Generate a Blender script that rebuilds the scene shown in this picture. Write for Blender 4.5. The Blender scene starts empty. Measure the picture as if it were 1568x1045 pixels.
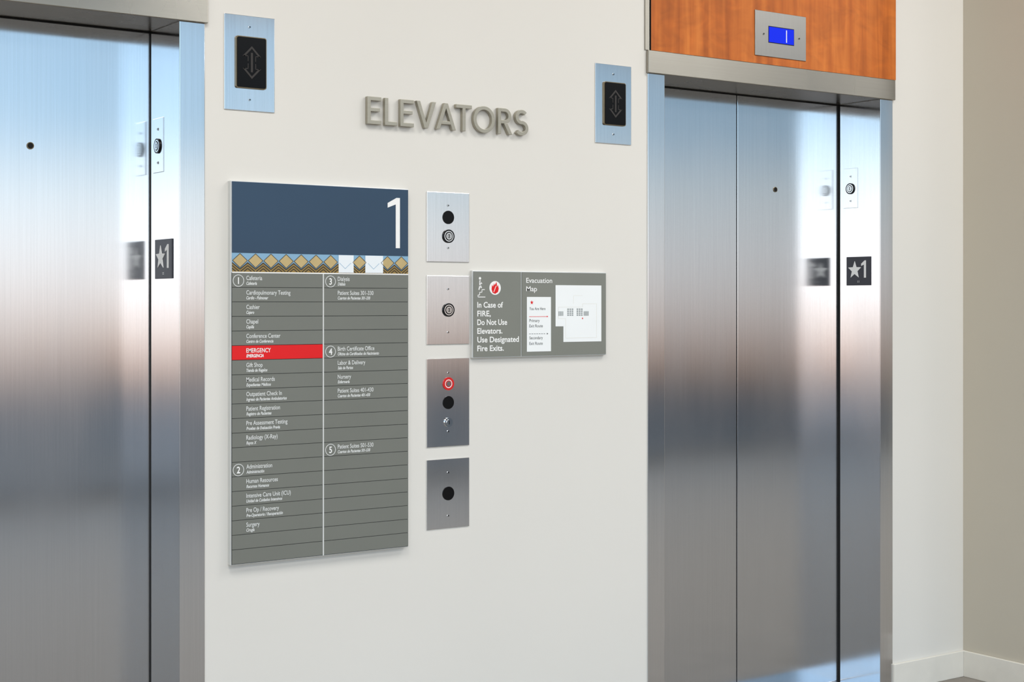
import bpy, bmesh, math
from mathutils import Vector, Matrix
sc = bpy.context.scene
try:
    sc.view_settings.view_transform = 'Standard'
    sc.view_settings.look = 'None'
except Exception:
    pass

def lin(c):
    return tuple(((v/255)/12.92 if v/255 <= 0.04045 else ((v/255+0.055)/1.055)**2.4) for v in c)

# ---------------------------------------------------------------- materials
def mat(name, rgb, rough=0.6, metal=0.0, var=0.04, nscale=6.0, bump=0.0, emit=None, estr=0.0, spec=0.5, coat=0.0, stretch=(1,1,1)):
    m = bpy.data.materials.new(name); m.use_nodes = True
    nt = m.node_tree; b = nt.nodes['Principled BSDF']
    col = lin(rgb)
    tc = nt.nodes.new('ShaderNodeTexCoord'); mp = nt.nodes.new('ShaderNodeMapping')
    mp.inputs['Scale'].default_value = stretch
    nz = nt.nodes.new('ShaderNodeTexNoise'); nz.inputs['Scale'].default_value = nscale
    nz.inputs['Detail'].default_value = 3
    nt.links.new(tc.outputs['Object'], mp.inputs['Vector']); nt.links.new(mp.outputs[0], nz.inputs['Vector'])
    rp = nt.nodes.new('ShaderNodeValToRGB')
    rp.color_ramp.elements[0].position = 0.3; rp.color_ramp.elements[1].position = 0.7
    rp.color_ramp.elements[0].color = tuple(max(0, v*(1-var)) for v in col)+(1,)
    rp.color_ramp.elements[1].color = tuple(min(1, v*(1+var)) for v in col)+(1,)
    nt.links.new(nz.outputs['Fac'], rp.inputs['Fac']); nt.links.new(rp.outputs['Color'], b.inputs['Base Color'])
    b.inputs['Roughness'].default_value = rough; b.inputs['Metallic'].default_value = metal
    b.inputs['Specular IOR Level'].default_value = spec
    b.inputs['Coat Weight'].default_value = coat
    b.inputs['Coat Roughness'].default_value = 0.12
    if emit:
        b.inputs['Emission Color'].default_value = lin(emit)+(1,); b.inputs['Emission Strength'].default_value = estr
    if bump:
        bp = nt.nodes.new('ShaderNodeBump'); bp.inputs['Strength'].default_value = bump; bp.inputs['Distance'].default_value = 0.002
        n2 = nt.nodes.new('ShaderNodeTexNoise'); n2.inputs['Scale'].default_value = 220
        nt.links.new(tc.outputs['Object'], n2.inputs['Vector'])
        nt.links.new(n2.outputs['Fac'], bp.inputs['Height']); nt.links.new(bp.outputs[0], b.inputs['Normal'])
    return m

def steel(name, rgb, rough=0.2, aniso=0.7, tangent=(0.7,0.7,0), grain=(400,400,3), gvar=0.035, blotch=0.03, bump=0.02):
    m = bpy.data.materials.new(name); m.use_nodes = True
    nt = m.node_tree; b = nt.nodes['Principled BSDF']; col = lin(rgb)
    b.inputs['Metallic'].default_value = 1
    tc = nt.nodes.new('ShaderNodeTexCoord'); mp = nt.nodes.new('ShaderNodeMapping'); mp.inputs['Scale'].default_value = grain
    nz = nt.nodes.new('ShaderNodeTexNoise'); nz.inputs['Scale'].default_value = 1; nz.inputs['Detail'].default_value = 4
    nt.links.new(tc.outputs['Object'], mp.inputs['Vector']); nt.links.new(mp.outputs[0], nz.inputs['Vector'])
    rp = nt.nodes.new('ShaderNodeValToRGB')
    rp.color_ramp.elements[0].position = 0.25; rp.color_ramp.elements[1].position = 0.75
    rp.color_ramp.elements[0].color = tuple(v*(1-gvar) for v in col)+(1,)
    rp.color_ramp.elements[1].color = tuple(min(1, v*(1+gvar)) for v in col)+(1,)
    nt.links.new(nz.outputs['Fac'], rp.inputs['Fac']); nt.links.new(rp.outputs[0], b.inputs['Base Color'])
    m2 = nt.nodes.new('ShaderNodeMapping'); m2.inputs['Scale'].default_value = (3.0, 3.0, 0.9)
    n2 = nt.nodes.new('ShaderNodeTexNoise'); n2.inputs['Scale'].default_value = 1.3; n2.inputs['Detail'].default_value = 3
    nt.links.new(tc.outputs['Object'], m2.inputs['Vector']); nt.links.new(m2.outputs[0], n2.inputs['Vector'])
    mr = nt.nodes.new('ShaderNodeMapRange')
    mr.inputs['From Min'].default_value = 0.3; mr.inputs['From Max'].default_value = 0.7
    mr.inputs['To Min'].default_value = rough-blotch; mr.inputs['To Max'].default_value = rough+blotch
    nt.links.new(n2.outputs['Fac'], mr.inputs['Value']); nt.links.new(mr.outputs[0], b.inputs['Roughness'])
    b.inputs['Anisotropic'].default_value = aniso
    cx = nt.nodes.new('ShaderNodeCombineXYZ')
    for i in range(3): cx.inputs[i].default_value = tangent[i]
    nt.links.new(cx.outputs[0], b.inputs['Tangent'])
    if bump:
        bp = nt.nodes.new('ShaderNodeBump'); bp.inputs['Strength'].default_value = bump; bp.inputs['Distance'].default_value = 0.001
        nt.links.new(nz.outputs['Fac'], bp.inputs['Height']); nt.links.new(bp.outputs[0], b.inputs['Normal'])
    return m

M = {}
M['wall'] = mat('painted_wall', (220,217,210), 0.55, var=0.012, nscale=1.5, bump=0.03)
M['wallr'] = mat('painted_wall_shaded', (190,183,168), 0.6, var=0.012, nscale=1.5, bump=0.03)  # wall paint with a darker base, its shade put into the colour
M['ceil'] = mat('ceiling_paint', (225,225,224), 0.8)
M['floor'] = mat('floor_stone', (134,128,120), 0.55, var=0.12, nscale=9, spec=0.3)
M['base'] = mat('baseboard_stone', (222,218,208), 0.4, var=0.03, nscale=14)
M['door'] = steel('brushed_steel_door', (208,210,213), 0.155, 0.85)
M['jamb'] = steel('brushed_steel_jamb', (218,219,221), 0.14, 0.8)
M['header'] = steel('brushed_steel_header', (168,163,153), 0.28, 0.6, tangent=(0,0,1), grain=(3,400,400))
M['plate'] = steel('brushed_steel_plate', (220,220,221), 0.15, 0.7, grain=(500,500,6), gvar=0.04)
M['indplate'] = steel('satin_steel_plate', (150,148,144), 0.3, 0.3, grain=(500,500,6), gvar=0.04)
M['chrome'] = steel('polished_chrome', (215,215,215), 0.08, 0.0, blotch=0.01, bump=0.0)
M['black'] = mat('black_plastic', (7,7,8), 0.3, spec=0.2)
M['lens'] = mat('black_lens', (4,4,5), 0.25, spec=0.15)
M['gap'] = mat('dark_gap', (6,6,6), 0.9)  # flat black for unlit gaps and holes
M['arrow'] = mat('lantern_arrow', (42,38,36), 0.6)
M['alu'] = mat('satin_aluminum', (215,217,216), 0.35, metal=0.4, var=0.02)
M['brass'] = mat('bronze_frame', (120,108,86), 0.35, metal=0.8)
M['letters'] = mat('champagne_metal', (168,163,149), 0.36, metal=0.75, var=0.03, stretch=(1,1,40))
M['blue'] = mat('navy_sign_face', (30,60,86), 0.32, var=0.05, nscale=3, coat=0.25)
M['slat'] = mat('gray_directory_slat', (115,117,110), 0.38, var=0.02)
M['slatgap'] = mat('slat_gap', (50,52,50), 0.7)
M['red'] = mat('red_slat', (222,6,12), 0.35, var=0.02)
M['white'] = mat('white_lettering', (240,240,238), 0.5, var=0.01)
M['lgrey'] = mat('pale_lettering', (218,220,218), 0.5, var=0.01)
M['sky'] = mat('pattern_light_blue', (132,172,200), 0.3, var=0.03)
M['gold'] = mat('pattern_gold', (190,168,118), 0.35, var=0.05, nscale=30)
M['dgold'] = mat('pattern_ochre', (150,124,66), 0.35, var=0.05, nscale=30)
M['brown'] = mat('pattern_brown', (56,46,32), 0.4)
M['glare'] = mat('window_glare_pale', (232,238,242), 0.25, var=0.01)  # pale colour standing in for window glare
M['sign'] = mat('gray_evac_sign', (124,126,118), 0.35, var=0.02, coat=0.2)
M['paper'] = mat('white_map_paper', (240,243,243), 0.4, var=0.01)
M['mapln'] = mat('map_line_gray', (150,156,156), 0.6)
M['mapdk'] = mat('map_text_dark', (70,72,72), 0.6)
M['charcoal'] = mat('charcoal_tactile_plate', (50,50,58), 0.45, var=0.04)
M['ered'] = mat('red_ring', (205,24,24), 0.3)
M['screen'] = mat('blue_lcd', (2,4,40), 0.5, spec=0.1, emit=(10,45,245), estr=0.95)
M['mull'] = mat('window_mullion', (120,124,128), 0.4, metal=0.6)

def wood():
    m = bpy.data.materials.new('cherry_wood_veneer'); m.use_nodes = True
    nt = m.node_tree; b = nt.nodes['Principled BSDF']
    tc = nt.nodes.new('ShaderNodeTexCoord')
    mp = nt.nodes.new('ShaderNodeMapping'); mp.inputs['Scale'].default_value = (26, 26, 1.6)
    nz = nt.nodes.new('ShaderNodeTexNoise'); nz.inputs['Scale'].default_value = 1; nz.inputs['Detail'].default_value = 7; nz.inputs['Distortion'].default_value = 0.6
    nt.links.new(tc.outputs['Object'], mp.inputs[0]); nt.links.new(mp.outputs[0], nz.inputs['Vector'])
    rp = nt.nodes.new('ShaderNodeValToRGB'); cr = rp.color_ramp
    cr.elements[0].position = 0.24; cr.elements[0].color = lin((154,76,18))+(1,)
    cr.elements[1].position = 0.80; cr.elements[1].color = lin((210,122,48))+(1,)
    e = cr.elements.new(0.5); e.color = lin((186,98,30))+(1,)
    nt.links.new(nz.outputs['Fac'], rp.inputs[0])
    m3 = nt.nodes.new('ShaderNodeMapping'); m3.inputs['Scale'].default_value = (9, 9, 14)
    n3 = nt.nodes.new('ShaderNodeTexNoise'); n3.inputs['Scale'].default_value = 1; n3.inputs['Distortion'].default_value = 1.5
    nt.links.new(tc.outputs['Object'], m3.inputs[0]); nt.links.new(m3.outputs[0], n3.inputs['Vector'])
    mx = nt.nodes.new('ShaderNodeMix'); mx.data_type = 'RGBA'; mx.blend_type = 'OVERLAY'; mx.inputs[0].default_value = 0.3
    nt.links.new(rp.outputs[0], mx.inputs[6]); nt.links.new(n3.outputs['Fac'], mx.inputs[7])
    nt.links.new(mx.outputs[2], b.inputs['Base Color'])
    b.inputs['Roughness'].default_value = 0.42; b.inputs['Specular IOR Level'].default_value = 0.3
    return m
M['wood'] = wood()

# ---------------------------------------------------------------- helpers
def WALL(u, v, w): return Vector((u, -w, v))          # back wall, +w out into lobby
def REVEAL(S):                                         # jamb return facing -x ; u = -depth
    return lambda u, v, w: Vector((S - w, -u, v))

class Group:
    def __init__(s, name, loc):
        s.e = bpy.data.objects.new(name, None); s.e.empty_display_size = 0.1
        s.e.location = loc; sc.collection.objects.link(s.e)
        s.inv = Matrix.Translation(Vector(loc)).inverted()
def link(ob, grp):
    sc.collection.objects.link(ob)
    if grp is not None:
        ob.parent = grp.e; ob.matrix_parent_inverse = grp.inv
    return ob
def finish(bm, name, m, grp, bevel=0, smooth=False):
    bmesh.ops.recalc_face_normals(bm, faces=bm.faces)
    me = bpy.data.meshes.new(name); bm.to_mesh(me); bm.free()
    me.materials.append(M[m] if isinstance(m, str) else m)
    ob = bpy.data.objects.new(name, me); link(ob, grp)
    if bevel:
        md = ob.modifiers.new('bevel', 'BEVEL'); md.width = bevel; md.segments = 2; md.limit_method = 'ANGLE'
    return ob
def addprism(bm, pts, w0, w1, F):
    n = len(pts)
    a = [bm.verts.new(F(p[0], p[1], w0)) for p in pts]
    b = [bm.verts.new(F(p[0], p[1], w1)) for p in pts]
    bm.faces.new(a[::-1]); bm.faces.new(b)
    for i in range(n):
        j = (i+1) % n; bm.faces.new((a[i], a[j], b[j], b[i]))
def prisms(name, polys, w0, w1, m, grp=None, F=WALL, bevel=0):
    bm = bmesh.new()
    for p in polys: addprism(bm, p, w0, w1, F)
    return finish(bm, name, m, grp, bevel)
def rect(u0, u1, v0, v1): return [(u0,v0),(u1,v0),(u1,v1),(u0,v1)]
def circ(u, v, r, n=40): return [(u+r*math.cos(2*math.pi*i/n), v+r*math.sin(2*math.pi*i/n)) for i in range(n)]
def rrect(u0,u1,v0,v1,r,n=5):
    out=[]
    for cx,cy,a0 in ((u1-r,v1-r,0),(u0+r,v1-r,90),(u0+r,v0+r,180),(u1-r,v0+r,270)):
        for i in range(n+1):
            a=math.radians(a0+90*i/n); out.append((cx+r*math.cos(a),cy+r*math.sin(a)))
    return out
def seg(p, q, t):
    d = Vector((q[0]-p[0], q[1]-p[1])); d.normalize(); nx, ny = -d.y*t/2, d.x*t/2
    return [(p[0]+nx,p[1]+ny),(p[0]-nx,p[1]-ny),(q[0]-nx,q[1]-ny),(q[0]+nx,q[1]+ny)]
def path(pts, t): return [seg(pts[i], pts[i+1], t) for i in range(len(pts)-1)]
def ribbon(pts, t):
    A=[];B=[]
    for i,p in enumerate(pts):
        a=pts[max(0,i-1)]; b=pts[min(len(pts)-1,i+1)]
        d=Vector((b[0]-a[0],b[1]-a[1])); d.normalize()
        A.append((p[0]-d.y*t/2,p[1]+d.x*t/2)); B.append((p[0]+d.y*t/2,p[1]-d.x*t/2))
    return A+B[::-1]
def star(u, v, r, k=0.4):
    return [(u+(r if i%2==0 else r*k)*math.cos(math.pi/2+i*math.pi/5), v+(r if i%2==0 else r*k)*math.sin(math.pi/2+i*math.pi/5)) for i in range(10)]
def addring(bm, u, v, r0, r1, w0, w1, F=WALL, n=48, ey=1.0, ty=None):
    L = []
    for r, w in ((r0,w0),(r1,w0),(r1,w1),(r0,w1)):
        ry = r*ey if ty is None else ty[0 if r == r0 else 1]
        L.append([bm.verts.new(F(u+r*math.cos(2*math.pi*i/n), v+ry*math.sin(2*math.pi*i/n), w)) for i in range(n)])
    for k in range(4):
        A, B = L[k], L[(k+1)%4]
        for i in range(n):
            j=(i+1)%n; bm.faces.new((A[i],A[j],B[j],B[i]))
def ring(name, u, v, r0, r1, w0, w1, m, grp, F=WALL, n=48):
    bm = bmesh.new(); addring(bm,u,v,r0,r1,w0,w1,F,n)
    return finish(bm, name, m, grp)
def boxes(name, bl, m, grp=None, bevel=0):
    bm = bmesh.new()
    for x0,x1,y0,y1,z0,z1 in bl: addprism(bm, rect(x0,x1,z0,z1), -y0, -y1, WALL)
    return finish(bm, name, m, grp, bevel)

# text collected then converted to real meshes
TX = []
def text(name, s, u, v, h, m, grp, w=None, F='wall', wpos=0.0, xs=0.8, off=0.0, shear=0.0, align='LEFT', S=0):
    TX.append(dict(name=name,s=s,u=u,v=v,h=h,m=m,grp=grp,w=w,F=F,wp=wpos,xs=xs,off=off,shear=shear,align=align,S=S))
def build_texts():
    tmp = []
    def mk(s, off=0, shear=0):
        c = bpy.data.curves.new('t', 'FONT'); c.body = s; c.size = 1; c.offset = off; c.shear = shear; c.resolution_u = 4
        o = bpy.data.objects.new('t', c); sc.collection.objects.link(o); return o
    ref = mk('H')
    for t in TX: tmp.append(mk(t['s'], t['off'], t['shear']))
    bpy.context.view_layer.update(); dg = bpy.context.evaluated_depsgraph_get()
    mm = bpy.data.meshes.new_from_object(ref.evaluated_get(dg)); H = max(v.co.y for v in mm.vertices)
    for t, o in zip(TX, tmp):
        me = bpy.data.meshes.new_from_object(o.evaluated_get(dg)); me.name = t['name']
        k = t['h']/H; xs0 = [v.co.x for v in me.vertices]
        if not xs0: continue
        x0, x1 = min(xs0), max(xs0)
        kx = t['w']/(x1-x0) if t['w'] else k*t['xs']
        W = (x1-x0)*kx
        shift = 0 if t['align']=='LEFT' else -W/2
        F = WALL if t['F']=='wall' else REVEAL(t['S'])
        for v in me.vertices:
            v.co = F(t['u']+shift+(v.co.x-x0)*kx, t['v']+v.co.y*k, t['wp']+v.co.z)
        me.materials.clear(); me.materials.append(M[t['m']])
        ob = bpy.data.objects.new(t['name'], me); link(ob, t['grp'])
    for o in tmp+[ref]: bpy.data.objects.remove(o, do_unlink=True)

# ---------------------------------------------------------------- room shell
SL, SR, YB, ZC = -7.0, 16.0, -6.5, 3.7
LX = (0.499, 0.570, 1.5895, 1.6605)     # left elevator: outer, inner, inner, outer
RX = (3.1768, 3.2478, 4.2667, 4.3327)
CX = 4.7294
boxes('wall_back', [(SL,LX[0],0,0.35,0,ZC),(LX[0],LX[3],0,0.35,2.216,ZC),(LX[3],RX[0],0,0.35,0,ZC),
                    (RX[0],RX[3],0,0.35,2.216,ZC),(RX[3],CX,0,0.35,0,ZC)], 'wall')
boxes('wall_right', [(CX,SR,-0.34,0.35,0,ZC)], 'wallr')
boxes('wall_left', [(SL-0.2,SL,YB,0.35,0,ZC)], 'wall')
boxes('wall_east', [(SR,SR+0.2,YB,0.35,0,ZC)], 'wall')
boxes('floor', [(SL-0.2,SR+0.2,YB-0.3,0.35,-0.1,0)], 'floor')
boxes('ceiling', [(SL-0.2,SR+0.2,YB-0.3,0.35,ZC,ZC+0.1)], 'ceil')
bh, bt = 0.097, 0.012
boxes('baseboard_back', [(SL,LX[0],-bt,0,0,bh),(LX[3],RX[0],-bt,0,0,bh),(RX[3],CX,-bt,0,0,bh)], 'base', bevel=0.002)
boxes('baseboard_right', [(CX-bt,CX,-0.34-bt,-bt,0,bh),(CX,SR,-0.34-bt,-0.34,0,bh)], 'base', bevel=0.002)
# window wall behind the lobby
wb = [(SL,SR,YB-0.15,YB,3.55,ZC),(SL,SR,YB-0.15,YB,0,0.12)]
x = SL
while x <= SR:
    wb.append((x-0.03,x+0.03,YB-0.12,YB,0.12,3.55)); x += 2.3
boxes('window_1', wb, 'mull')

# ---------------------------------------------------------------- small hardware
def screw(g, u, v, w, F=WALL, r=0.0036):
    prisms('screw', [circ(u,v,r,16)], w, w+0.0015, 'chrome', g, F)
    prisms('screw_slot', [rect(u-r*.7,u+r*.7,v-.0007,v+.0007),rect(u-.0007,u+.0007,v-r*.7,v+r*.7)], w+0.0015, w+0.0018, 'black', g, F)
def lock(g, u, v, r, w, F=WALL):
    ring('lock_bezel', u, v, r*0.80, r, w, w+0.004, 'black', g, F)
    ring('lock_trim', u, v, r*0.66, r*0.80, w, w+0.004, 'chrome', g, F)
    prisms('lock_recess', [circ(u,v,r*0.66)], w, w+0.002, 'black', g, F)
    ring('lock_collar', u, v, r*0.34, r*0.50, w+0.002, w+0.005, 'chrome', g, F)
    prisms('lock_barrel', [circ(u,v,r*0.27)], w+0.002, w+0.005, 'chrome', g, F)
    prisms('key_slot', [rect(u-r*.08,u+r*.08,v-r*.24,v+r*.24)], w+0.005, w+0.0053, 'black', g, F)
def blackport(g, u, v, r, w):
    ring('port_rim', u, v, r*0.93, r, w, w+0.0015, 'black', g)
    prisms('port_lens', [circ(u,v,r*0.93)], w, w+0.001, 'black', g)

# ---------------------------------------------------------------- elevators
def elevator(X):
    xo0, xi0, xi1, xo1 = X; c = (xi0+xi1)/2
    g = Group('elevator_entrance', (c, 0, 0)); H = 2.143
    boxes('jamb_left', [(xo0,xi0,-0.004,0.190,0,H)], 'jamb', g, 0.0015)
    boxes('jamb_right', [(xi1,xo1,-0.004,0.190,0,H)], 'jamb', g, 0.0015)
    boxes('header_frame', [(xo0-0.004,xo1+0.006,-0.012,0.30,H,2.216)], 'header', g, 0.002)
    boxes('jamb_gap_shade', [(xi0-0.02,xi0-0.001,0.190,0.199,0,H),(xi1+0.001,xi1+0.02,0.190,0.199,0,H),(xi0,xi1,0.194,0.199,H-0.004,H)], 'gap', g)  # black filler strips painting the shade in the jamb-to-door gap
    boxes('door_panel_left', [(xi0-0.05,c-0.0035,0.199,0.235,0.006,H)], 'door', g, 0.002)
    boxes('door_panel_right', [(c+0.0005,xi1+0.05,0.199,0.235,0.006,H)], 'door', g, 0.002)
    boxes('hoistway_dark', [(xi0-0.05,xi1+0.05,0.24,0.25,0,H)], 'gap', g)
    boxes('sill', [(xi0-0.001,xi1+0.001,-0.004,0.24,0,0.006)], 'plate', g)
    DW = lambda u,v,w: Vector((u, 0.199-w, v))
    ring('key_hole_rim', c+0.185, 1.815, 0.0075, 0.0095, 0, 0.002, 'brass', g, DW)
    prisms('key_hole', [circ(c+0.185,1.815,0.0085)], 0, 0.0012, 'gap', g, DW)
    g2 = Group('wood_transom_panel', (c, 0, 2.3))
    boxes('veneer', [(xo0+0.010,xo1+0.012,-0.008,0,2.217,ZC)], 'wood', g2)
    boxes('edge_trim', [(xo0-0.011,xo0+0.010,-0.005,0,2.217,ZC)], 'header', g2)
    boxes('edge_reveal_shade', [(xo0+0.0085,xo0+0.010,-0.0085,0,2.217,ZC)], 'gap', g2)
    S = xi1; R = REVEAL(S)
    g3 = Group('floor_number_plate', (S, 0.1, 1.525))
    prisms('plate', [rect(-0.156,-0.040,1.472,1.577)], 0, 0.003, 'charcoal', g3, R, 0.001)
    prisms('star', [star(-0.115,1.528,0.033,0.42)], 0.003, 0.0045, 'white', g3, R)
    prisms('numeral_1', [[(-0.083,1.551),(-0.083,1.543),(-0.070,1.548),(-0.070,1.500),(-0.061,1.500),(-0.061,1.563),(-0.067,1.563)]], 0.003, 0.0045, 'white', g3, R)
    prisms('braille', [circ(-0.100+i*0.006,1.484+j*0.004,0.001,8) for i in range(2) for j in range(2)], 0.003, 0.004, 'white', g3, R)
    g4 = Group('key_switch_plate', (S, 0.137, 1.83))
    prisms('plate', [rect(-0.172,-0.102,1.757,1.903)], 0, 0.002, 'plate', g4, R, 0.0008)
    lock(g4, -0.137, 1.828, 0.020, 0.002, R)
    screw(g4, -0.137, 1.873, 0.002, R); screw(g4, -0.137, 1.783, 0.002, R)
elevator(LX); elevator(RX)

# ---------------------------------------------------------------- position indicator (right transom)
g = Group('floor_position_indicator', (3.76, 0, 2.32)); w = 0.008
prisms('faceplate', [rect(3.6407,3.8824,2.243,2.396)], w, w+0.003, 'indplate', g, WALL, 0.001)
prisms('screen_bezel', [rect(3.7025,3.8240,2.2905,2.3475)], w+0.003, w+0.0036, 'black', g)
prisms('blue_screen', [rect(3.7045,3.8223,2.293,2.345)], w+0.0036, w+0.004, 'screen', g)
prisms('numeral_1', [rect(3.785,3.789,2.298,2.340)], w+0.004, w+0.0044, 'white', g)
screw(g, 3.680, 2.318, w+0.003); screw(g, 3.848, 2.318, w+0.003)

# ---------------------------------------------------------------- hall lanterns
def lantern(u0,u1,v0,v1,a0,a1,b0,b1):
    g = Group('hall_lantern', ((u0+u1)/2, 0, (v0+v1)/2))
    prisms('faceplate', [rect(u0,u1,v0,v1)], 0, 0.003, 'plate', g, WALL, 0.001)
    prisms('lens_frame', [rrect(a0-.0025,a1+.0025,b0-.0025,b1+.0025,.006)], 0.003, 0.0085, 'brass', g)
    prisms('lens', [rrect(a0,a1,b0,b1,.005)], 0.0085, 0.0105, 'lens', g)
    c = (a0+a1)/2; m = (b0+b1)/2
    P = []
    for s in (1,-1):
        P.append([(c-.027,m+s*.016),(c,m+s*.044),(c+.027,m+s*.016),(c+.020,m+s*.016),(c,m+s*.037),(c-.020,m+s*.016)])
        P += path([(c-.024,m+s*.017),(c-.011,m+s*.017),(c-.011,m+s*.003)], .002)
        P += path([(c+.024,m+s*.017),(c+.011,m+s*.017),(c+.011,m+s*.003)], .002)
    P += [rect(c-.003,c+.003,m-.026,m+.026)]
    prisms('arrow_symbols', P, 0.0105, 0.0112, 'arrow', g)
    cc = (u0+u1)/2
    screw(g, cc, v1-0.030, 0.003); screw(g, cc, v0+0.030, 0.003)
lantern(1.7162,1.8632,1.922,2.177,1.750,1.834,1.984,2.118)
lantern(2.9649,3.1094,1.908,2.157,2.9986,3.0803,1.968,2.099)

# ---------------------------------------------------------------- ELEVATORS lettering (solid cut metal letters)
g = Group('elevators_lettering', (2.42, 0, 1.95))
h, Z0, T_ = 0.077, 1.911, 0.0106
def arc(cx,cy,rx,ry,a0,a1,n=20): return [(cx+rx*math.cos(math.radians(a0+(a1-a0)*i/n)), cy+ry*math.sin(math.radians(a0+(a1-a0)*i/n))) for i in range(n+1)]
def letter(ch, x):
    bm = bmesh.new(); P = []; t = T_
    if ch == 'E':
        wd=.045; m0=h*.52-t/2+.001; P=[[(0,0),(wd,0),(wd,t),(t,t),(t,m0),(wd*.9,m0),(wd*.9,m0+t*.92),(t,m0+t*.92),(t,h-t),(wd,h-t),(wd,h),(0,h)]]
    if ch == 'L':
        wd=.040; P=[[(0,0),(wd,0),(wd,t),(t,t),(t,h),(0,h)]]
    if ch == 'T':
        wd=.055; P=[[(wd/2-t/2,0),(wd/2+t/2,0),(wd/2+t/2,h-t),(wd,h-t),(wd,h),(0,h),(0,h-t),(wd/2-t/2,h-t)]]
    if ch == 'V':
        wd=.066; k=.0122; P=[[(0,h),(k,h),(wd/2,h*.20),(wd-k,h),(wd,h),(wd/2+k*.48,0),(wd/2-k*.48,0)]]
    if ch == 'A':
        wd=.068; k=.0122; P=[[(0,0),(wd/2-k*.48,h),(wd/2+k*.48,h),(wd,0),(wd-k,0),(wd/2,h*.80),(k,0)]]
        def xin(z): return k+(wd/2-k)*(z/(h*.80))
        z0,z1=h*.20,h*.20+t*.9; P.append([(xin(z0),z0),(wd-xin(z0),z0),(wd-xin(z1),z1),(xin(z1),z1)])
    if ch == 'O':
        wd=.076; addring(bm, x+wd/2, Z0+h/2, wd/2-t, wd/2, .002, .015, WALL, 56, ty=(h/2+.001-t, h/2+.001))
    if ch == 'R':
        wd=.050; P=[rect(0,t,0,h)]
        zt, zb = h-t/2, h*.42+t/2-.001; r=(zt-zb)/2; cx=.024
        P.append(ribbon([(t,zt)]+arc(cx,(zt+zb)/2,r*1.05,r,90,-90)+[(t,zb)], t))
        P.append([(.021,zb-t/2),(.034,zb-t/2+.001),(wd+.002,0),(wd-.011,0)])
    if ch == 'S':
        wd=.050
        ry=(h-t)/4+.0002; cy1=h-t/2-ry; cy0=t/2+ry
        pts=arc(wd/2+.001,cy1,wd/2-t/2-.002,ry,38,270,26)+arc(wd/2,cy0,wd/2-t/2,ry,90,-142,26)[1:]
        P=[ribbon(pts,t)]
    for p in P: addprism(bm, [(x+a, Z0+b) for a,b in p], .002, .015, WALL)
    finish(bm, 'letter_'+ch.lower(), 'letters', g, 0.0006)
    return wd
x = 2.1445
gaps = [.010,.009,.007,-.001,-.001,.004,.010,.009,0]
tot = sum([.045,.040,.045,.066,.068,.055,.076,.050,.050])+sum(gaps)
extra = (0.5552-tot)/8
for ch,gp in zip('ELEVATORS',gaps):
    x += letter(ch, x)+gp+extra

# ---------------------------------------------------------------- directory
g = Group('floor_directory_sign', (2.0, 0, 1.22))
D0, D1, DB, DT = 1.7275, 2.276, 0.711, 1.732
prisms('backing', [rect(D0,D1,DB,DT)], 0, 0.018, 'alu', g, WALL, 0.001)
prisms('backing_dark', [rect(D0+.002,D1-.002,DB+.002,1.489)], 0.018, 0.0185, 'slatgap', g)
f0, f1 = D0+.003, D1-.002
prisms('blue_header', [rect(f0,f1,1.541,DT-.002)], 0.018, 0.0205, 'blue', g, WALL, 0.0006)
prisms('numeral_1', [[(2.2460,1.7056),(2.2460,1.563),(2.2325,1.563),(2.2325,1.687),(2.2060,1.677),(2.2060,1.690),(2.2350,1.7056)]], 0.0205, 0.0215, 'white', g)
z0, z1 = 1.4905, 1.541
prisms('pattern_base', [rect(f0,f1,z0,z1)], 0.018, 0.0195, 'sky', g)
N = 12; pw = (f1-f0)/N; gold=[]; br=[]; glare=[]; lo=[]; ln=[]
for i in range(N):
    c = f0+pw*(i+0.5); t = z1-.001; mz = z0+0.030; b = z0+0.011
    lo.append([(c-pw*.5,z0),(c+pw*.5,z0),(c+pw*.5,mz-.004),(c,b-.003),(c-pw*.5,mz-.004)])
    for q in (0.0,0.0075,0.015):
        yy = b-0.004-q; yt = yy+.017
        if yy > z0+.001: br += path([(c-pw*.5,yt),(c,yy),(c+pw*.5,yt)], .0028)
        elif yt > z0+.002:
            k=(z0+.001-yy)/(yt-yy)
            br += [seg((c-pw*.5,yt),(c-pw*.5*k,z0+.001),.0028), seg((c+pw*.5*k,z0+.001),(c+pw*.5,yt),.0028)]
    if i in (7,9): continue
    gold.append([(c,t-.001),(c+pw*.47,mz),(c,b),(c-pw*.47,mz)])
    for (p,q) in (((c,t-.001),(c+pw*.47,mz)),((c+pw*.47,mz),(c,b)),((c,b),(c-pw*.47,mz)),((c-pw*.47,mz),(c,t-.001))): ln.append(seg(p,q,.0014))
prisms('pattern_ochre', lo, 0.0195, 0.0198, 'dgold', g)
prisms('pattern_brown', br, 0.0198, 0.0200, 'brown', g)
prisms('pattern_diamonds', gold, 0.0200, 0.0203, 'gold', g)
prisms('pattern_outline', ln, 0.0203, 0.0206, 'brown', g)
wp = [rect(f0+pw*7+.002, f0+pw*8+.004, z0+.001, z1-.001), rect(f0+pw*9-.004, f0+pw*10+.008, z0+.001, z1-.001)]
prisms('window_glare_patches', wp, 0.0203, 0.0206, 'glare', g)  # window glare on the strip, painted as pale patches
ln=[]
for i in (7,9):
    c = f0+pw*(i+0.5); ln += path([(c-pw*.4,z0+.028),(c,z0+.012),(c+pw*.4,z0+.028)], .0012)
prisms('glare_pattern_lines', ln, 0.0206, 0.0208, 'sky', g)  # pattern lines showing over the painted glare
prisms('white_rule', [rect(f0,f1,1.4872,1.4903)], 0.018, 0.0208, 'white', g)
mid = 2.0017
prisms('column_rule', [rect(mid-.0015,mid+.0018,DB+.002,1.488)], 0.018, 0.0212, 'lgrey', g)
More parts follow.
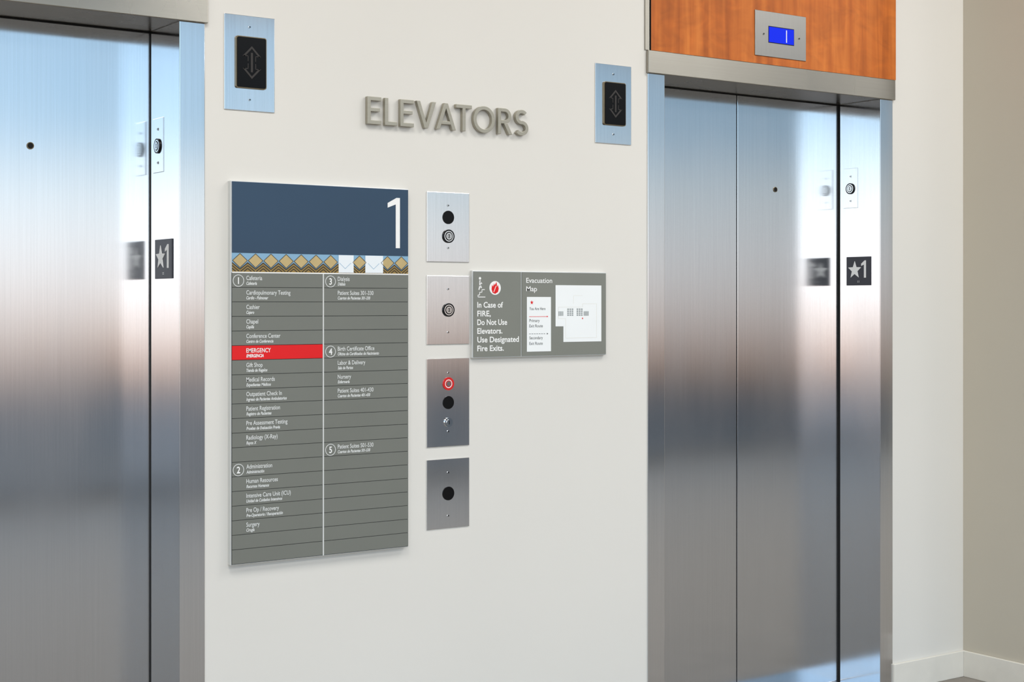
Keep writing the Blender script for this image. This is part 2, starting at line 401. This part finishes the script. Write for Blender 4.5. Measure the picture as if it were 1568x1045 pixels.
rh = (1.487-(DB+.002))/20; top = 1.487
L=[]; R_=[]
for i in range(20):
    zt, zb = top-rh*i, top-rh*(i+1)+.0014
    if i != 5: L.append(rect(f0,mid-.002,zb,zt))
    R_.append(rect(mid+.0023,f1,zb,zt))
prisms('slats_left', L, 0.0185, 0.0205, 'slat', g)
prisms('slats_right', R_, 0.0185, 0.0205, 'slat', g)
prisms('emergency_slat', [rect(f0,mid-.002,top-rh*6+.0014,top-rh*5)], 0.0185, 0.0207, 'red', g)
Lt = {0:('Cafeteria','Cafetería'),1:('Cardiopulmonary Testing','Cardio - Pulmonar'),2:('Cashier','Cajero'),3:('Chapel','Capilla'),
 4:('Conference Center','Centro de Conferencia'),5:('EMERGENCY','EMERGENCIA'),6:('Gift Shop','Tienda de Regalos'),7:('Medical Records','Expedientes Médicos'),
 8:('Outpatient Check In','Ingreso de Pacientes Ambulatorios'),9:('Patient Registration','Registro de Pacientes'),10:('Pre Assessment Testing','Pruebas de Evaluación Previa'),
 11:('Radiology (X-Ray)','Rayos X'),13:('Administration','Administración'),14:('Human Resources','Recursos Humanos'),15:('Intensive Care Unit (ICU)','Unidad de Cuidados Intensivos'),
 16:('Pre Op / Recovery','Pre-Operatorio / Recuperación'),17:('Surgery','Cirugía')}
Rt = {0:('Dialysis','Diálisis'),1:('Patient Suites 301-330','Cuartos de Pacientes 301-330'),5:('Birth Certificate Office','Oficina de Certificados de Nacimiento'),
 6:('Labor & Delivery','Sala de Partos'),7:('Nursery','Enfermería'),8:('Patient Suites 401-430','Cuartos de Pacientes 401-430'),12:('Patient Suites 501-530','Cuartos de Pacientes 501-530')}
for T, u in ((Lt,1.771),(Rt,2.0464)):
    for i,(a,b) in T.items():
        zt = top-rh*i
        wm = 'white' if i==5 and T is Lt else 'lgrey'
        text('entry_text', a, u, zt-0.0185, 0.0112, wm, g, wpos=0.0211, xs=0.77, off=0.012)
        text('entry_translation', b, u, zt-0.0312, 0.0080, wm, g, wpos=0.0211, xs=0.72, off=0.03, shear=0.25)
for n_, u, i in (('1',1.7483,0),('2',1.7483,13),('3',2.0240,0),('4',2.0240,5),('5',2.0240,12)):
    v = top-rh*(i+.5)-.001
    ring('number_ring', u, v, 0.0145, 0.0162, 0.0207, 0.0212, 'lgrey', g)
    text('level_number', n_, u, v-0.0085, 0.017, 'white', g, wpos=0.0213, xs=0.85, off=0.02, align='C')

# ---------------------------------------------------------------- key switch / control plates
PU0, PU1, PC = 2.3474, 2.4942, 2.4206
def plate(name, v0, v1):
    g = Group(name, (PC,0,(v0+v1)/2))
    prisms('faceplate', [rect(PU0,PU1,v0,v1)], 0, 0.003, 'plate', g, WALL, 0.001); return g
g = plate('elevator_control_plate', 1.527, 1.730)
screw(g,PC,1.6915,.003); blackport(g,PC,1.657,.0195,.003); lock(g,PC,1.602,.0195,.003); screw(g,PC,1.568,.003)
g = plate('elevator_control_plate', 1.287, 1.487)
screw(g,PC,1.448,.003); lock(g,PC,1.387,.0195,.003); screw(g,PC,1.322,.003)
g = plate('fire_service_plate', 0.989, 1.246)
screw(g,PC,1.204,.003,r=.0026)
ring('red_bezel',PC,1.172,.0125,.0190,.003,.0055,'ered',g)
ring('white_ring',PC,1.172,.0100,.0125,.003,.005,'white',g)
ring('red_inner',PC,1.172,.0075,.0100,.003,.0052,'ered',g)
prisms('key_barrel',[circ(PC,1.172,.0075)],.003,.0062,'chrome',g)
blackport(g,PC,1.117,.0190,.003)
ring('jack_collar',PC,1.0595,.0085,.0135,.003,.007,'chrome',g); prisms('jack_barrel',[circ(PC,1.0595,.0085)],.003,.009,'chrome',g)
prisms('key_slot',[rect(PC-.001,PC+.001,1.054,1.065)],.009,.0093,'black',g)
screw(g,PC,1.033,.003)
g = plate('elevator_call_plate', 0.751, 0.953)
screw(g,PC,.913,.003); blackport(g,PC,.852,.0200,.003); screw(g,PC,.787,.003)

# ---------------------------------------------------------------- evacuation sign
g = Group('evacuation_map_sign', (2.75, 0, 1.37))
prisms('backing', [rect(2.499,3.000,1.245,1.503)], 0, 0.012, 'alu', g, WALL, 0.001)
prisms('fire_panel', [rect(2.502,2.672,1.248,1.500)], 0.012, 0.0145, 'sign', g)
prisms('map_panel', [rect(2.6765,2.9975,1.248,1.500)], 0.012, 0.0145, 'sign', g)
W = 0.0150
for i,(s,wd) in enumerate((('In Case of',.092),('FIRE,',.048),('Do Not Use',.107),('Elevators.',.090),('Use Designated',.150),('Fire Exits.',.095))):
    text('fire_text', s, 2.5143, 1.394-.0257*i, 0.0160, 'white', g, w=wd, wpos=W, off=0.02)
prisms('fire_disc', [circ(2.578,1.452,.0205)], 0.0145, 0.0150, 'white', g)
fl = [(2.578,1.4345),(2.588,1.440),(2.591,1.450),(2.588,1.462),(2.585,1.455),(2.583,1.470),(2.576,1.460),(2.575,1.466),(2.570,1.456),(2.567,1.462),(2.565,1.448),(2.569,1.438)]
prisms('flame', [fl], 0.0150, 0.0153, 'red', g)
prisms('flame_core', [seg((2.573,1.440),(2.581,1.458),.002)], 0.0153, 0.0155, 'white', g)
st = path([(2.517,1.431),(2.523,1.431),(2.523,1.439),(2.531,1.439),(2.531,1.447),(2.541,1.447)], .0022)
st += path([(2.517,1.431),(2.517,1.425),(2.543,1.425)], .0022)
st += path([(2.524,1.474),(2.524,1.460),(2.529,1.452)], .0045)+path([(2.524,1.460),(2.520,1.446)], .0035)+path([(2.524,1.470),(2.531,1.464)], .003)
prisms('stairs_person', st+[circ(2.524,1.480,.004,16)], 0.0145, 0.0150, 'white', g)
text('map_title','Evacuation',2.6914,1.4685,.0145,'white',g,w=.097,wpos=W,off=.01)
text('map_title','Map',2.6914,1.4430,.0145,'white',g,w=.040,wpos=W,off=.01)
prisms('legend_panel', [rect(2.694,2.784,1.2606,1.4257)], 0.0145, 0.0150, 'paper', g)
prisms('map_sheet', [[(2.8015,1.462),(2.8015,1.336),(2.8314,1.336),(2.8314,1.288),(2.979,1.288),(2.979,1.462)]], 0.0145, 0.0150, 'paper', g)
prisms('legend_star', [star(2.712,1.409,.007)], .0150,.0153,'red',g)
prisms('primary_arrow', [rect(2.702,2.768,1.3655,1.3668),[(2.768,1.3640),(2.774,1.3662),(2.768,1.3684)]], .0150,.0153,'red',g)
prisms('secondary_arrow', [rect(2.702+i*.009,2.708+i*.009,1.3135,1.3148) for i in range(7)]+[[(2.768,1.3118),(2.774,1.3141),(2.768,1.3164)]], .0150,.0153,'mapdk',g)
for s,z,wd in (('You Are Here',1.386,.060),('Primary',1.350,.038),('Exit Route',1.334,.050),('Secondary',1.298,.050),('Exit Route',1.281,.050)):
    text('legend_text', s, 2.703, z, .0088, 'mapdk', g, w=wd, wpos=.0153)
mp = []
for i in range(3):
    for j in range(4):
        mp.append(rect(2.846+i*.0085,2.852+i*.0085,1.368+j*.006,1.3725+j*.006))
        mp.append(rect(2.882+i*.0085,2.888+i*.0085,1.368+j*.006,1.3725+j*.006))
for i in range(5): mp.append(rect(2.812+i*.004,2.8145+i*.004,1.368,1.382))
for i in range(4): mp.append(rect(2.910+i*.005,2.9135+i*.005,1.368,1.382))
prisms('map_plan', mp, .0150,.0153,'mapln',g)
prisms('map_outline', path([(2.812,1.395),(2.905,1.395),(2.905,1.405),(2.960,1.405),(2.960,1.300),(2.840,1.300),(2.840,1.360),(2.812,1.360),(2.812,1.395)],.0007)+path([(2.87,1.405),(2.87,1.43),(2.905,1.43)],.0006), .0150,.0153,'base',g)
prisms('map_star', [star(2.905,1.360,.0035)], .0150,.0154,'red',g)

build_texts()

# ---------------------------------------------------------------- added ceiling fill lamps, out of view, to brighten the walls
for lx in (-2.5, 0.8, 4.1, 7.4, 10.7):
    for ly in (-1.9, -4.6):
        g = Group('added_fill_light', (lx, ly, ZC))
        boxes('fill_lamp_housing', [(lx-.62,lx+.62,ly-.62,ly+.62,ZC-.03,ZC)], 'mull', g)
        ld = bpy.data.lights.new('fill_lamp','AREA'); ld.shape='SQUARE'; ld.size=1.2; ld.energy=53; ld.color=(1.0,0.985,0.96)
        lo_ = bpy.data.objects.new('fill_lamp', ld); lo_.location=(lx,ly,ZC-.035); link(lo_, g)

# ---------------------------------------------------------------- world (outdoor sky / desert ground seen through the windows)
wd = bpy.data.worlds.new('outdoor'); sc.world = wd; wd.use_nodes = True
nt = wd.node_tree; bg = nt.nodes['Background']
tc = nt.nodes.new('ShaderNodeTexCoord'); sx = nt.nodes.new('ShaderNodeSeparateXYZ')
nt.links.new(tc.outputs['Generated'], sx.inputs[0])
nz = nt.nodes.new('ShaderNodeTexNoise'); nz.inputs['Scale'].default_value = 5; nt.links.new(tc.outputs['Generated'], nz.inputs['Vector'])
ma = nt.nodes.new('ShaderNodeMath'); ma.operation='MULTIPLY_ADD'; ma.inputs[1].default_value=0.03
sb = nt.nodes.new('ShaderNodeMath'); sb.operation='SUBTRACT'; sb.inputs[1].default_value=0.015
nt.links.new(nz.outputs['Fac'], ma.inputs[0]); nt.links.new(sx.outputs['Z'], ma.inputs[2]); nt.links.new(ma.outputs[0], sb.inputs[0])
mr = nt.nodes.new('ShaderNodeMapRange'); mr.inputs['From Min'].default_value=-0.3; mr.inputs['From Max'].default_value=0.3
nt.links.new(sb.outputs[0], mr.inputs['Value'])
rp = nt.nodes.new('ShaderNodeValToRGB'); cr = rp.color_ramp
stops = [(-.3,(.24,.23,.215)),(-.13,(.18,.185,.19)),(-.075,(.10,.13,.165)),(-.055,(.11,.125,.145)),(-.042,(.40,.27,.2)),(-.024,(.72,.56,.48)),(.000,(.95,.87,.82)),(.03,(1,1,1)),(.07,(.86,.96,1)),(.11,(.46,.68,.87)),(.3,(.36,.54,.76))]
cr.elements[0].position=0; cr.elements[0].color=stops[0][1]+(1,)
cr.elements[1].position=1; cr.elements[1].color=stops[-1][1]+(1,)
for z,c in stops[1:-1]:
    e=cr.elements.new((z+.3)/.6); e.color=c+(1,)
nt.links.new(mr.outputs[0], rp.inputs[0]); nt.links.new(rp.outputs[0], bg.inputs['Color'])
# sky is brighter towards the sun side (west, -x)
mb = nt.nodes.new('ShaderNodeMapRange'); mb.inputs['From Min'].default_value=-0.6; mb.inputs['From Max'].default_value=0.75
mb.inputs['To Min'].default_value=3.2; mb.inputs['To Max'].default_value=0.66
nt.links.new(sx.outputs['X'], mb.inputs['Value']); nt.links.new(mb.outputs[0], bg.inputs['Strength'])

# ---------------------------------------------------------------- camera
cd = bpy.data.cameras.new('camera'); cam = bpy.data.objects.new('camera', cd); sc.collection.objects.link(cam)
cam.location = (0, -3.784, 1.406); cam.rotation_euler = (math.radians(90), 0, math.radians(-35.0))
cd.sensor_fit='HORIZONTAL'; cd.sensor_width=36; cd.lens=54.1; cd.shift_y = -(522.5-465)/1568
cd.clip_start=0.05
sc.camera = cam
